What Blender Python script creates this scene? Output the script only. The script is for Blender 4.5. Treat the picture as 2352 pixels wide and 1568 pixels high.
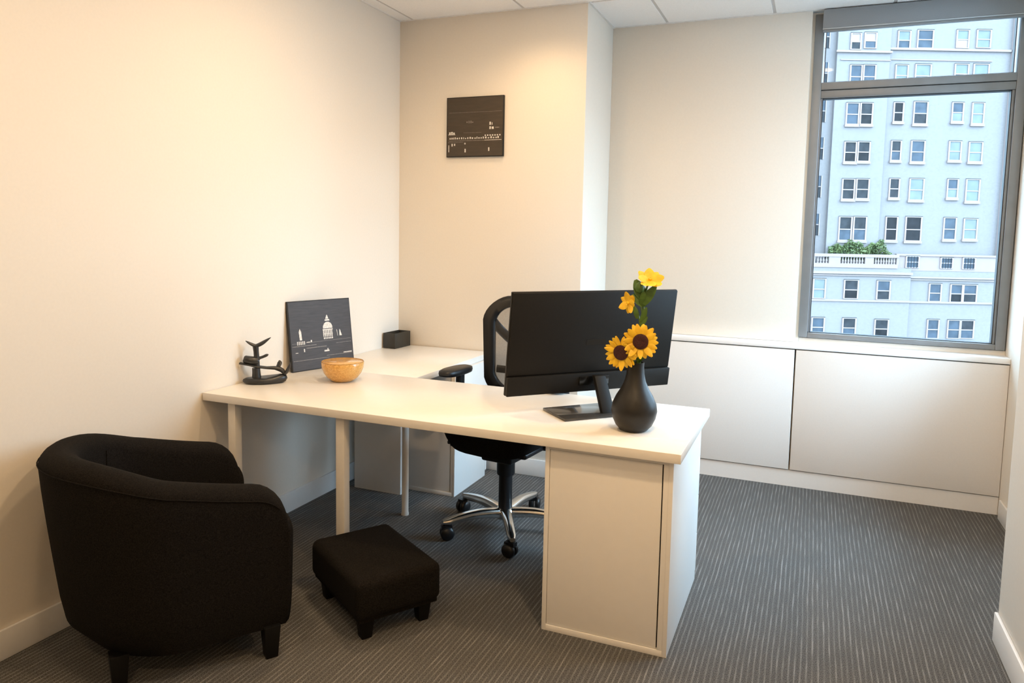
import bpy, bmesh, math, random
from mathutils import Vector, Matrix, Euler
from math import sin, cos, pi, radians, sqrt, hypot

random.seed(7)
for o in list(bpy.data.objects):
    bpy.data.objects.remove(o, do_unlink=True)
SC = bpy.context.scene
COL = SC.collection
H = 2.763          # ceiling height

# ------------------------------------------------------------------ camera
cd = bpy.data.cameras.new('camera')
cam = bpy.data.objects.new('camera', cd)
COL.objects.link(cam)
cr = Vector((0.92603244, 0.37690605, 0.02014299))
cu = Vector((-0.05356517, 0.07840443, 0.99548155))
cf = Vector((-0.37362372, 0.92292718, -0.09279408))
m = Matrix((cr, cu, -cf)).transposed().to_4x4()
m.translation = Vector((2.46553, -4.07141, 1.46310))
cam.matrix_world = m
cd.sensor_fit = 'HORIZONTAL'
cd.sensor_width = 36.0
cd.lens = 36.0 * 1682.35 / 2352.0
cd.shift_x = (1176.0 - 1185.94) / 2352.0
cd.shift_y = (693.53 - 784.0) / 2352.0
cd.clip_start = 0.05
cd.clip_end = 400.0
SC.camera = cam

# ------------------------------------------------------------------ view, sky
SC.view_settings.view_transform = 'Standard'
SC.view_settings.look = 'None'
SC.view_settings.exposure = 0.22
SC.view_settings.gamma = 1.0
SC.view_settings.use_curve_mapping = False
w = bpy.data.worlds.new('overcast_sky')
SC.world = w
w.use_nodes = True
bg = w.node_tree.nodes['Background']
bg.inputs[0].default_value = (0.56, 0.79, 1.0, 1)
bg.inputs[1].default_value = 9.0

sd = bpy.data.lights.new('hazy_sun', 'SUN')
sd.energy = 7.5
sd.angle = radians(55)
sd.color = (0.54, 0.78, 1.0)
sun = bpy.data.objects.new('hazy_sun', sd)
COL.objects.link(sun)
sun.rotation_euler = Vector((-0.80, 0.02, -0.60)).to_track_quat('-Z', 'Y').to_euler()

def portal(name, loc, rot, sx, sy):
    pd = bpy.data.lights.new(name, 'AREA')
    pd.shape = 'RECTANGLE'
    pd.size, pd.size_y = sx, sy
    pd.cycles.is_portal = True
    po = bpy.data.objects.new(name, pd)
    COL.objects.link(po)
    po.location = loc
    po.rotation_euler = rot
portal('window_portal', (2.925, 0.68, 1.77), (radians(-90), 0, 0), 1.0, 1.8)
portal('side_window_portal', (3.70, -0.34, 1.80), (radians(90), 0, radians(90)), 1.1, 1.8)

# ------------------------------------------------------------------ materials
def material(name, col, rough=0.6, metal=0.0, var=0.04, scale=40.0, bump=0.0, bscale=None, spec=0.5, coat=0.0, col2=None, stretch=None):
    M = bpy.data.materials.new(name)
    M.use_nodes = True
    nt = M.node_tree
    b = nt.nodes['Principled BSDF']
    b.inputs['Roughness'].default_value = rough
    b.inputs['Metallic'].default_value = metal
    b.inputs['Specular IOR Level'].default_value = spec
    b.inputs['Coat Weight'].default_value = coat
    tc = nt.nodes.new('ShaderNodeTexCoord')
    mp = nt.nodes.new('ShaderNodeMapping')
    if stretch:
        mp.inputs['Scale'].default_value = stretch
    nt.links.new(tc.outputs['Object'], mp.inputs['Vector'])
    n = nt.nodes.new('ShaderNodeTexNoise')
    n.inputs['Scale'].default_value = scale
    n.inputs['Detail'].default_value = 4
    nt.links.new(mp.outputs[0], n.inputs['Vector'])
    r = nt.nodes.new('ShaderNodeValToRGB')
    r.color_ramp.elements[0].position = 0.3
    r.color_ramp.elements[1].position = 0.7
    a = [max(0, c * (1 - var)) for c in col]
    c2 = col2 if col2 else [min(1, c * (1 + var)) for c in col]
    r.color_ramp.elements[0].color = (*a, 1)
    r.color_ramp.elements[1].color = (*c2, 1)
    nt.links.new(n.outputs['Fac'], r.inputs[0])
    nt.links.new(r.outputs[0], b.inputs['Base Color'])
    if bump:
        n2 = nt.nodes.new('ShaderNodeTexNoise')
        n2.inputs['Scale'].default_value = bscale or scale
        n2.inputs['Detail'].default_value = 3
        nt.links.new(mp.outputs[0], n2.inputs['Vector'])
        bp = nt.nodes.new('ShaderNodeBump')
        bp.inputs['Strength'].default_value = bump
        bp.inputs['Distance'].default_value = 0.002
        nt.links.new(n2.outputs['Fac'], bp.inputs['Height'])
        nt.links.new(bp.outputs[0], b.inputs['Normal'])
    return M

def carpet_material():
    M = bpy.data.materials.new('ribbed_carpet')
    M.use_nodes = True
    nt = M.node_tree
    N = nt.nodes.new
    L = nt.links.new
    b = nt.nodes['Principled BSDF']
    b.inputs['Roughness'].default_value = 0.95
    b.inputs['Specular IOR Level'].default_value = 0.1
    tc = N('ShaderNodeTexCoord')
    def noise(scale, det, vec):
        mp = N('ShaderNodeMapping')
        mp.inputs['Scale'].default_value = vec
        L(tc.outputs['Object'], mp.inputs['Vector'])
        n = N('ShaderNodeTexNoise')
        n.inputs['Scale'].default_value = scale
        n.inputs['Detail'].default_value = det
        L(mp.outputs[0], n.inputs['Vector'])
        return n.outputs['Fac']
    def math2(op, a, bb, clamp=False):
        q = N('ShaderNodeMath')
        q.operation = op
        q.use_clamp = clamp
        for i, v in enumerate((a, bb)):
            if isinstance(v, (int, float)):
                q.inputs[i].default_value = v
            else:
                L(v, q.inputs[i])
        return q.outputs[0]
    sep = N('ShaderNodeSeparateXYZ')
    L(tc.outputs['Object'], sep.inputs[0])
    wob = math2('MULTIPLY', noise(1.0, 2, (9, 3, 1)), 0.010)
    xs = math2('MULTIPLY', math2('ADD', sep.outputs[0], wob), 2 * pi / 0.0185)
    rib = math2('MULTIPLY_ADD', math2('SINE', xs, 0), 0.5)
    rib.node.inputs[2].default_value = 0.5
    rib = math2('POWER', rib, 4.0)
    dash = noise(1.0, 4, (100, 6.5, 1))
    dash = math2('MULTIPLY', math2('SUBTRACT', dash, 0.44), 4.0, True)
    fleck = noise(420.0, 2, (1, 0.6, 1))
    line = math2('MULTIPLY', rib, math2('ADD', math2('MULTIPLY', dash, 0.72), 0.28))
    mix = math2('ADD', math2('MULTIPLY', line, 0.50), math2('MULTIPLY', math2('SUBTRACT', fleck, 0.28), 1.25), True)
    ramp = N('ShaderNodeValToRGB')
    ramp.color_ramp.elements[0].position = 0.0
    ramp.color_ramp.elements[0].color = (0.016, 0.0157, 0.0152, 1)
    ramp.color_ramp.elements[1].position = 0.9
    ramp.color_ramp.elements[1].color = (0.30, 0.295, 0.288, 1)
    L(mix, ramp.inputs[0])
    L(ramp.outputs[0], b.inputs['Base Color'])
    bp = N('ShaderNodeBump')
    bp.inputs['Strength'].default_value = 0.6
    bp.inputs['Distance'].default_value = 0.004
    L(mix, bp.inputs['Height'])
    L(bp.outputs[0], b.inputs['Normal'])
    return M

def glass_material():
    M = bpy.data.materials.new('window_glass')
    M.use_nodes = True
    nt = M.node_tree
    nt.nodes.remove(nt.nodes['Principled BSDF'])
    t = nt.nodes.new('ShaderNodeBsdfTransparent')
    t.inputs[0].default_value = (0.95, 0.985, 1.0, 1)
    g = nt.nodes.new('ShaderNodeBsdfGlossy')
    g.inputs['Roughness'].default_value = 0.02
    f = nt.nodes.new('ShaderNodeFresnel')
    f.inputs[0].default_value = 1.10
    x = nt.nodes.new('ShaderNodeMixShader')
    nt.links.new(f.outputs[0], x.inputs[0])
    nt.links.new(t.outputs[0], x.inputs[1])
    nt.links.new(g.outputs[0], x.inputs[2])
    nt.links.new(x.outputs[0], nt.nodes['Material Output'].inputs[0])
    return M

def mesh_fabric_material():
    M = bpy.data.materials.new('chair_mesh_fabric')
    M.use_nodes = True
    nt = M.node_tree
    b = nt.nodes['Principled BSDF']
    b.inputs['Base Color'].default_value = (0.05, 0.05, 0.05, 1)
    b.inputs['Roughness'].default_value = 0.7
    t = nt.nodes.new('ShaderNodeBsdfTransparent')
    tc = nt.nodes.new('ShaderNodeTexCoord')
    n = nt.nodes.new('ShaderNodeTexNoise')
    n.inputs['Scale'].default_value = 400
    nt.links.new(tc.outputs['Object'], n.inputs['Vector'])
    r = nt.nodes.new('ShaderNodeMapRange')
    r.inputs['From Min'].default_value = 0.3
    r.inputs['From Max'].default_value = 0.7
    r.inputs['To Min'].default_value = 0.42
    r.inputs['To Max'].default_value = 0.58
    nt.links.new(n.outputs['Fac'], r.inputs['Value'])
    x = nt.nodes.new('ShaderNodeMixShader')
    nt.links.new(r.outputs[0], x.inputs[0])
    nt.links.new(t.outputs[0], x.inputs[1])
    nt.links.new(b.outputs[0], x.inputs[2])
    nt.links.new(x.outputs[0], nt.nodes['Material Output'].inputs[0])
    return M

def brick_paint_material():
    M = bpy.data.materials.new('painted_brick')
    M.use_nodes = True
    nt = M.node_tree
    b = nt.nodes['Principled BSDF']
    b.inputs['Roughness'].default_value = 0.85
    tc = nt.nodes.new('ShaderNodeTexCoord')
    mp = nt.nodes.new('ShaderNodeMapping')
    mp.inputs['Rotation'].default_value = (radians(90), 0, 0)
    nt.links.new(tc.outputs['Object'], mp.inputs['Vector'])
    br = nt.nodes.new('ShaderNodeTexBrick')
    br.inputs['Scale'].default_value = 4.0
    br.inputs['Color1'].default_value = (0.1682, 0.1455, 0.1401, 1)
    br.inputs['Color2'].default_value = (0.1402, 0.1247, 0.1247, 1)
    br.inputs['Mortar'].default_value = (0.1234, 0.1096, 0.1117, 1)
    br.inputs['Mortar Size'].default_value = 0.012
    nt.links.new(mp.outputs[0], br.inputs['Vector'])
    n = nt.nodes.new('ShaderNodeTexNoise')
    n.inputs['Scale'].default_value = 5.0
    n.inputs['Detail'].default_value = 6
    nt.links.new(tc.outputs['Object'], n.inputs['Vector'])
    mx = nt.nodes.new('ShaderNodeMix')
    mx.data_type = 'RGBA'
    mx.inputs[7].default_value = (0.1850, 0.1595, 0.1503, 1)
    nt.links.new(n.outputs['Fac'], mx.inputs[0])
    nt.links.new(br.outputs['Color'], mx.inputs[6])
    nt.links.new(mx.outputs[2], b.inputs['Base Color'])
    return M

MT = {
    'wall': material('wall_paint', (0.80, 0.745, 0.665), 0.75, var=0.012, scale=90, bump=0.06, bscale=350, spec=0.25),
    'trim': material('trim_paint', (0.80, 0.79, 0.775), 0.45, var=0.01, scale=60),
    'white_sill': material('sill_paint', (0.92, 0.92, 0.92), 0.4, var=0.01),
    'tile': material('ceiling_tile_board', (0.95, 0.95, 0.95), 0.9, var=0.03, scale=150, bump=0.15, bscale=300, spec=0.1),
    'tee': material('ceiling_grid_metal', (0.62, 0.62, 0.62), 0.5, var=0.02),
    'carpet': carpet_material(),
    'panel': material('cabinet_panel_paint', (0.80, 0.775, 0.75), 0.55, var=0.012, scale=120, bump=0.04, bscale=300),
    'laminate': material('white_laminate', (0.84, 0.82, 0.79), 0.35, var=0.008, scale=30),
    'desk_top': material('desk_laminate', (0.85, 0.815, 0.76), 0.30, var=0.010, scale=25),
    'gap': material('shadow_gap_dark', (0.02, 0.02, 0.02), 0.8, var=0.1),
    'leg_metal': material('painted_leg_metal', (0.74, 0.71, 0.66), 0.4, var=0.02),
    'frame_grey': material('window_frame_metal', (0.235, 0.24, 0.245), 0.45, metal=0.2, var=0.05, scale=12),
    'gasket': material('window_gasket', (0.015, 0.015, 0.017), 0.6, var=0.1),
    'shade_grey': material('blind_fabric', (0.27, 0.285, 0.30), 0.7, var=0.03, scale=200, bump=0.1),
    'bar_light': material('blind_bar_metal', (0.55, 0.58, 0.60), 0.35, metal=0.5, var=0.02),
    'glass': glass_material(),
    'fabric': material('black_upholstery', (0.0040, 0.0036, 0.0032), 0.95, var=0.25, scale=300, bump=0.5, bscale=700, spec=0.10, col2=(0.016, 0.0135, 0.0115)),
    'black_wood': material('black_stained_wood', (0.004, 0.0036, 0.0032), 0.55, spec=0.2, var=0.2, scale=20, stretch=(4, 4, 1)),
    'black_plastic': material('black_plastic', (0.007, 0.0075, 0.009), 0.38, spec=0.35, var=0.1, scale=80, bump=0.1, bscale=500),
    'matt_black': material('matt_black_plastic', (0.0095, 0.0085, 0.007), 0.55, spec=0.22, var=0.1, scale=120, bump=0.08, bscale=600),
    'gloss_black': material('gloss_black', (0.012, 0.012, 0.012), 0.12, var=0.1),
    'badge': material('dark_badge', (0.006, 0.006, 0.006), 0.2, var=0.1),
    'base_gray': material('smoked_stand_plate', (0.075, 0.072, 0.068), 0.12, var=0.05, metal=0.3),
    'chrome': material('polished_aluminium', (0.72, 0.71, 0.69), 0.16, metal=1.0, var=0.03, scale=15),
    'mesh': mesh_fabric_material(),
    'vase': material('matt_charcoal_ceramic', (0.014, 0.013, 0.012), 0.42, spec=0.35, var=0.12, scale=60, bump=0.05),
    'bowl': material('amber_glazed_clay', (0.62, 0.30, 0.06), 0.22, var=0.15, scale=130, col2=(0.78, 0.45, 0.13), coat=0.4),
    'bowl_rim': material('brown_glaze_rim', (0.34, 0.17, 0.03), 0.25, var=0.2, scale=90),
    'box_black': material('black_box_board', (0.022, 0.019, 0.013), 0.45, var=0.15, scale=40),
    'sculpt': material('dark_carved_stone', (0.020, 0.021, 0.022), 0.32, var=0.3, scale=25, bump=0.1, bscale=60),
    'canvas': material('dark_print', (0.046, 0.038, 0.036), 0.55, var=0.22, scale=14, stretch=(1, 1, 8)),
    'canvas_wall': material('dark_brown_print', (0.055, 0.040, 0.025), 0.55, var=0.15, scale=10, stretch=(1, 1, 6)),
    'canvas_edge': material('black_canvas_edge', (0.008, 0.007, 0.006), 0.6, var=0.1),
    'print_white': material('pale_print_ink', (0.70, 0.67, 0.62), 0.6, var=0.25, scale=120),
    'print_dim': material('faint_print_ink', (0.26, 0.23, 0.20), 0.6, var=0.3, scale=90),
    'petal': material('yellow_petal', (0.90, 0.50, 0.012), 0.5, var=0.12, scale=40, col2=(0.97, 0.63, 0.03)),
    'disc': material('dark_seed_disc', (0.045, 0.008, 0.006), 0.8, var=0.6, scale=260, bump=0.8, bscale=240),
    'stem': material('green_stem', (0.075, 0.13, 0.030), 0.5, var=0.2, scale=60),
    'leaf': material('green_leaf', (0.07, 0.14, 0.025), 0.45, var=0.3, scale=40),
    'brick': brick_paint_material(),
    'stone': material('pale_stone_trim', (0.2170, 0.1638, 0.1499), 0.8, var=0.03, scale=3),
    'win_frame': material('white_sash', (0.2377, 0.1794, 0.1642), 0.5, var=0.02),
    'pane_c': material('pane_pale_cyan', (0.1269, 0.1409, 0.1383), 0.35, spec=0.15, var=0.12, scale=1.5),
    'pane_b': material('pane_blue', (0.0465, 0.0565, 0.0714), 0.35, spec=0.15, var=0.25, scale=1.8),
    'pane_g': material('pane_grey', (0.0225, 0.0229, 0.0255), 0.35, spec=0.15, var=0.35, scale=2.2),
    'pane_d': material('pane_dark', (0.0112, 0.0106, 0.0117), 0.35, spec=0.15, var=0.35, scale=2.2),
    'pane_w': material('pane_white_blind', (0.2170, 0.1677, 0.1535), 0.5, var=0.03, scale=2),
    'hedge': material('hedge_leaf', (0.045, 0.075, 0.018), 0.6, var=0.4, scale=1.5, col2=(0.15, 0.18, 0.06)),
    'street': material('street_concrete', (0.16, 0.16, 0.16), 0.9, var=0.1, scale=0.5),
    'rubber': material('black_rubber', (0.008, 0.008, 0.009), 0.35, var=0.1),
}
lamp_mat = bpy.data.materials.new('lamp_diffuser')
lamp_mat.use_nodes = True
_e = lamp_mat.node_tree.nodes['Principled BSDF']
_e.inputs['Base Color'].default_value = (0.9, 0.85, 0.75, 1)
_e.inputs['Emission Color'].default_value = (1.0, 0.80, 0.55, 1)
_e.inputs['Emission Strength'].default_value = 6.0
MT['lamp'] = lamp_mat

# ------------------------------------------------------------------ mesh helpers
class MB:
    def __init__(self):
        self.v, self.f = [], []
    def add(self, vs, fs):
        n = len(self.v)
        self.v += [tuple(p) for p in vs]
        self.f += [tuple(i + n for i in q) for q in fs]
        return self
    def box(self, x0, x1, y0, y1, z0, z1):
        x0, x1 = min(x0, x1), max(x0, x1)
        y0, y1 = min(y0, y1), max(y0, y1)
        z0, z1 = min(z0, z1), max(z0, z1)
        return self.add([(x0, y0, z0), (x1, y0, z0), (x1, y1, z0), (x0, y1, z0), (x0, y0, z1), (x1, y0, z1), (x1, y1, z1), (x0, y1, z1)],
                        [(0, 3, 2, 1), (4, 5, 6, 7), (0, 1, 5, 4), (1, 2, 6, 5), (2, 3, 7, 6), (3, 0, 4, 7)])
    def prism(self, poly, z0, z1):
        n = len(poly)
        vs = [(x, y, z0) for x, y in poly] + [(x, y, z1) for x, y in poly]
        fs = [tuple(range(n - 1, -1, -1)), tuple(range(n, 2 * n))] + [(i, (i + 1) % n, n + (i + 1) % n, n + i) for i in range(n)]
        return self.add(vs, fs)
    def loft(self, rings, cap=True, closed=True):
        n = len(rings[0])
        vs = [p for r in rings for p in r]
        fs = []
        for k in range(len(rings) - 1):
            for i in range(n if closed else n - 1):
                j = (i + 1) % n
                fs.append((k * n + i, k * n + j, (k + 1) * n + j, (k + 1) * n + i))
        if cap:
            fs.append(tuple(range(n - 1, -1, -1)))
            fs.append(tuple((len(rings) - 1) * n + i for i in range(n)))
        return self.add(vs, fs)
    def lathe(self, prof, seg=32, cx=0, cy=0, cap=True):
        rings = [[(cx + r * cos(2 * pi * i / seg), cy + r * sin(2 * pi * i / seg), z) for i in range(seg)] for r, z in prof]
        return self.loft(rings, cap)
    def tube(self, path, rad, seg=10, flat=1.0, up=(0, 0, 1)):
        path = [Vector(p) for p in path]
        if not isinstance(rad, (list, tuple)):
            rad = [rad] * len(path)
        rings = []
        for i, p in enumerate(path):
            t = (path[min(i + 1, len(path) - 1)] - path[max(i - 1, 0)]).normalized()
            u = Vector(up)
            if abs(t.dot(u)) > 0.95:
                u = Vector((1, 0, 0)) if abs(t.x) < 0.9 else Vector((0, 1, 0))
            a = t.cross(u).normalized()
            b = a.cross(t).normalized()
            rings.append([tuple(p + a * rad[i] * cos(2 * pi * k / seg) + b * rad[i] * flat * sin(2 * pi * k / seg)) for k in range(seg)])
        return self.loft(rings)
    def cyl(self, a, b, r, seg=20, r2=None):
        return self.tube([a, b], [r, r2 if r2 else r], seg)
    def build(self, name, mat, parent=None, bevel=0.0, seg=2, smooth=False, sub=0, loc=None, rot=None, angle=40):
        bm = bmesh.new()
        vs = [bm.verts.new(p) for p in self.v]
        for f in self.f:
            try:
                bm.faces.new([vs[i] for i in f])
            except ValueError:
                pass
        bmesh.ops.recalc_face_normals(bm, faces=bm.faces[:])
        if bevel > 0:
            es = [e for e in bm.edges if len(e.link_faces) == 2 and e.calc_face_angle(0) > radians(30)]
            bmesh.ops.bevel(bm, geom=es, offset=bevel, segments=seg, profile=0.5, affect='EDGES', clamp_overlap=True)
        me = bpy.data.meshes.new(name)
        bm.to_mesh(me)
        bm.free()
        me.materials.append(MT[mat] if isinstance(mat, str) else mat)
        if smooth or bevel > 0:
            me.polygons.foreach_set('use_smooth', [True] * len(me.polygons))
            try:
                me.set_sharp_from_angle(angle=radians(angle))
            except Exception:
                pass
        o = bpy.data.objects.new(name, me)
        COL.objects.link(o)
        if parent:
            o.parent = parent
        if loc:
            o.location = loc
        if rot:
            o.rotation_euler = rot
        if sub:
            md = o.modifiers.new('subdivision', 'SUBSURF')
            md.levels = md.render_levels = sub
        return o

def bx(name, mat, x0, x1, y0, y1, z0, z1, parent=None, bevel=0.0, seg=2):
    return MB().box(x0, x1, y0, y1, z0, z1).build(name, mat, parent, bevel, seg)

def tag(o, label=None, cat=None, group=None, kind=None):
    if label: o['label'] = label
    if cat: o['category'] = cat
    if group: o['group'] = group
    if kind: o['kind'] = kind
    return o

def thing(name, label, cat, loc=(0, 0, 0), rz=0.0, group=None, kind=None):
    o = bpy.data.objects.new(name, None)
    o.empty_display_size = 0.1
    COL.objects.link(o)
    o.location = loc
    o.rotation_euler = (0, 0, rz)
    return tag(o, label, cat, group, kind)

def inst(o, parent, loc=None, rot=None, scale=None, mat=None):
    c = o.copy()
    COL.objects.link(c)
    c.parent = parent
    if loc is not None: c.location = loc
    if rot is not None: c.rotation_euler = rot
    if scale is not None: c.scale = scale
    return c

def smoothstep(a, b, x):
    t = max(0.0, min(1.0, (x - a) / (b - a)))
    return t * t * (3 - 2 * t)

def bez(p0, p1, p2, p3, n=12):
    p0, p1, p2, p3 = map(Vector, (p0, p1, p2, p3))
    out = []
    for i in range(n + 1):
        t = i / n
        out.append(p0 * (1 - t) ** 3 + p1 * 3 * t * (1 - t) ** 2 + p2 * 3 * t * t * (1 - t) + p3 * t ** 3)
    return out

# ================================================================== THE ROOM
XR, YB, XA = 3.458, 0.547, 1.217      # window return, panel wall plane, corner of the back wall
YF = -5.7                              # wall behind the camera
XC = 3.163                             # face of the right hand column

tag(bx('floor', 'carpet', -0.15, 3.75, YF - 0.15, 0.70, -0.12, 0.0), 'charcoal carpet with fine broken pale ribs', kind='structure')
tag(bx('wall_left', 'wall', -0.15, 0.0, YF, 0.0, 0.0, H), 'warm white painted wall behind the armchair', kind='structure')
tag(bx('wall_back', 'wall', -0.15, XA, 0.0, 0.72, 0.0, H, bevel=0.003), 'warm white wall carrying the small dark picture', kind='structure')
wb = MB().box(XA, 2.384, YB, 0.72, 0.857, H).box(XA, 2.405, 0.60, 0.72, 0.0, H).box(2.40, XR, 0.60, 0.72, 0.0, 0.88)
wb.box(2.40, 3.75, 0.60, 0.72, H - 0.012, H)
tag(wb.build('wall_window', 'wall', bevel=0.002), 'pale wall panel left of the window', kind='structure')
tag(MB().box(XR, 3.75, 0.22, 0.72, 0.0, H).box(XR, 3.75, -1.0, -0.90, 0.0, H).box(XR, 3.75, -0.90, 0.22, 0.0, 0.88).box(XR, 3.75, -0.90, 0.22, 2.72, H).build('wall_return', 'wall'), 'cool white wall return right of the window', kind='structure')
w2 = thing('window_2', 'grey framed side window hidden behind the right wall edge', None, (3.62, -0.34, 0.88), kind='structure')
for y0, y1, z0, z1 in ((-0.56, -0.51, 0, 1.84), (0.51, 0.56, 0, 1.84), (-0.51, 0.51, 0, 0.04), (-0.51, 0.51, 1.80, 1.84), (-0.51, 0.51, 1.395, 1.483)):
    bx('frame_bar', 'frame_grey', 0.0, 0.08, y0, y1, z0, z1, w2, bevel=0.003)
bx('pane', 'glass', 0.04, 0.044, -0.51, 0.51, 0.04, 1.395, w2)
bx('pane', 'glass', 0.04, 0.044, -0.51, 0.51, 1.483, 1.80, w2)
tag(bx('wall_right', 'wall', XC, 3.75, YF, -1.0, 0.0, H, bevel=0.003), 'beige wall edge at the right of the room', kind='structure')
tag(bx('wall_front', 'wall', -0.15, 3.75, YF - 0.15, YF, 0.0, H), 'plain wall behind the camera', kind='structure')

# ceiling: slab, white tiles and the grid between them
ceil = tag(bx('ceiling', 'tee', -0.15, 3.75, YF, 0.72, H + 0.012, H + 0.14), 'white suspended tile ceiling', kind='structure')
gx = [-0.64, 0.092, 0.828, 1.558, 2.178, 2.80, 3.50]
gy = [0.60, 0.008, -0.73, -1.47, -2.21, -2.95, -3.69, -4.43, -5.17, -5.75]
for i in range(len(gx) - 1):
    for j in range(len(gy) - 1):
        x0, x1 = max(gx[i], 0.0), min(gx[i + 1], XR)
        y1, y0 = gy[j], max(gy[j + 1], YF)
        if j == 0:
            x0 = max(x0, XA)
            y1 = YB + 0.05
        if x1 - x0 < 0.05: continue
        bx('ceiling_tile', 'tile', x0 + 0.008, x1 - 0.008, y0 + 0.008, y1 - 0.008, H, H + 0.012, ceil, bevel=0.002, seg=1)
for x in gx[1:-1]:
    bx('grid_bar', 'tee', x - 0.0075, x + 0.0075, YF, YB if x > XA else 0.0, H + 0.003, H + 0.012, ceil)
bx('wall_angle', 'trim', 0.0, 0.012, YF, 0.0, H - 0.004, H + 0.004, ceil)
bx('wall_angle', 'trim', 0.012, XA, -0.012, 0.0, H - 0.004, H + 0.004, ceil)
bx('wall_angle', 'trim', XA + 0.012, 2.40, YB - 0.014, YB, H - 0.004, H + 0.006, ceil)
bx('wall_angle', 'trim', XA, XA + 0.012, 0.0, YB, H - 0.004, H + 0.004, ceil)

def board(name, x0, x1, y0, y1, z1, label):
    return tag(MB().box(x0, x1, y0, y1, 0.0, z1).build(name, 'trim', bevel=0.004), label, kind='structure')
board('baseboard_left', 0.0, 0.013, YF, -0.013, 0.105, 'white baseboard along the left wall')
board('baseboard_back', 0.0, XA, -0.013, 0.0, 0.105, 'white baseboard along the back wall')
board('baseboard_right', XC - 0.013, XC, YF, -1.0, 0.112, 'white baseboard on the right wall edge')
board('baseboard_return', XR - 0.013, XR, -0.98, 0.42, 0.105, 'white baseboard on the window return')

# window sill and the built-in low cabinets under it
sill = tag(MB().box(XA, XR, 0.468, 0.60, 0.826, 0.856).build('trim_1', 'white_sill', bevel=0.003), 'white window sill running above the low cabinets', kind='structure')
XS = 2.392
for nm, x0, x1, lab in (('low_cabinet', XA + 0.004, XS - 0.004, 'low white built-in cabinet behind the monitor, left of the dark seam'),
                        ('low_cabinet', XS + 0.004, XR - 0.002, 'low white built-in cabinet directly below the window')):
    t = thing(nm, lab, 'cabinet', ((x0 + x1) / 2, 0.53, 0), group='built-in low cabinets under the sill')
    hw = (x1 - x0) / 2
    bx('carcass', 'gap', -hw, hw, -0.035, 0.065, 0.09, 0.822, t)
    bx('front_panel', 'panel', -hw, hw, -0.057, -0.037, 0.103, 0.820, t, bevel=0.002)
    bx('toe_kick', 'trim', -hw - 0.004, hw + 0.004 if x1 < 3 else hw, -0.048, 0.065, 0.0, 0.098, t)

# window
WX0, WX1, WY = 2.400, 3.452, 0.600
win = thing('window_1', 'grey framed window looking out on a pale hotel facade', None, (2.926, WY, 0.883), kind='structure')
hw = (WX1 - WX0) / 2
ztop = H - 0.014 - 0.883
zt0, zt1 = 1.395, 1.483       # transom
def wbx(name, mat, x0, x1, z0, z1, y0=-0.013, y1=0.07, bevel=0.003):
    return MB().box(x0, x1, y0, y1, z0, z1).build(name, mat, win, bevel)
wbx('frame_stile', 'frame_grey', -hw, -hw + 0.050, 0, ztop)
wbx('frame_stile', 'frame_grey', hw - 0.046, hw, 0, ztop)
wbx('bottom_rail', 'frame_grey', -hw + 0.050, hw - 0.046, 0, 0.030)
wbx('top_rail', 'frame_grey', -hw + 0.050, hw - 0.046, ztop - 0.05, ztop)
wbx('transom', 'frame_grey', -hw + 0.050, hw - 0.046, zt0 + 0.046, zt1)
wbx('transom', 'frame_grey', -hw + 0.050, hw - 0.046, zt0, zt0 + 0.042, y0=-0.008)
wbx('sash_stile', 'frame_grey', hw - 0.060, hw - 0.047, 0.030, zt0, y0=0.0)
wbx('sash_stile', 'frame_grey', -hw + 0.051, -hw + 0.060, 0.030, zt0, y0=0.0)
for z0, z1 in ((0.030, zt0), (zt1, ztop - 0.05)):
    for x0, x1 in ((-hw + 0.060, -hw + 0.064), (hw - 0.064, hw - 0.060)):
        wbx('gasket', 'gasket', x0, x1, z0, z1, 0.004, 0.05, 0)
    wbx('gasket', 'gasket', -hw + 0.06, hw - 0.06, z0, z0 + 0.004, 0.004, 0.05, 0)
    wbx('gasket', 'gasket', -hw + 0.06, hw - 0.06, z1 - 0.004, z1, 0.004, 0.05, 0)
    wbx('pane', 'glass', -hw + 0.062, hw - 0.062, z0 + 0.002, z1 - 0.002, 0.028, 0.032, 0)

t = thing('roller_blind', 'rolled-up grey roller blind in its case above the window', 'blind', (2.955, 0.545, 2.635))
bx('fascia', 'shade_grey', -0.515, 0.495, -0.02, 0.03, 0.018, H - 2.635 - 0.006, t, bevel=0.003)
bx('bottom_bar', 'bar_light', -0.515, 0.495, -0.022, 0.02, 0.012, 0.018, t, bevel=0.002)
bx('fabric_hem', 'shade_grey', -0.512, 0.492, -0.012, 0.010, 0.0, 0.012, t, bevel=0.002)

# ------------------------------------------------------------------ downlights (the warm light of the room)
def downlight(x, y, power, label, spot=None, col=(1.0, 0.68, 0.37)):
    t = thing('downlight', label, 'ceiling light', (x, y, H), group='recessed downlights')
    MB().lathe([(0.070, 0.0), (0.092, 0.0), (0.095, -0.004), (0.088, -0.008), (0.072, -0.006), (0.070, 0.0)], 28, cap=False).build('trim_ring', 'trim', t, smooth=True)
    MB().lathe([(0.001, 0.0), (0.070, 0.0), (0.070, -0.002), (0.001, -0.002)], 28).build('diffuser', 'lamp', t)
    if spot:
        ld = bpy.data.lights.new('downlight_bulb', 'SPOT')
        ld.spot_size, ld.spot_blend = radians(spot[0]), spot[1]
        ld.shadow_soft_size = 0.06
    else:
        ld = bpy.data.lights.new('downlight_bulb', 'AREA')
        ld.shape = 'DISK'
        ld.size = 0.14
    ld.energy = power
    ld.color = col
    lo = bpy.data.objects.new('downlight_bulb', ld)
    COL.objects.link(lo)
    lo.parent = t
    lo.location = (0, 0, -0.012)
downlight(1.02, -0.42, 17.5, 'recessed downlight nearest the hanging picture', (146, 0.8))
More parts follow.
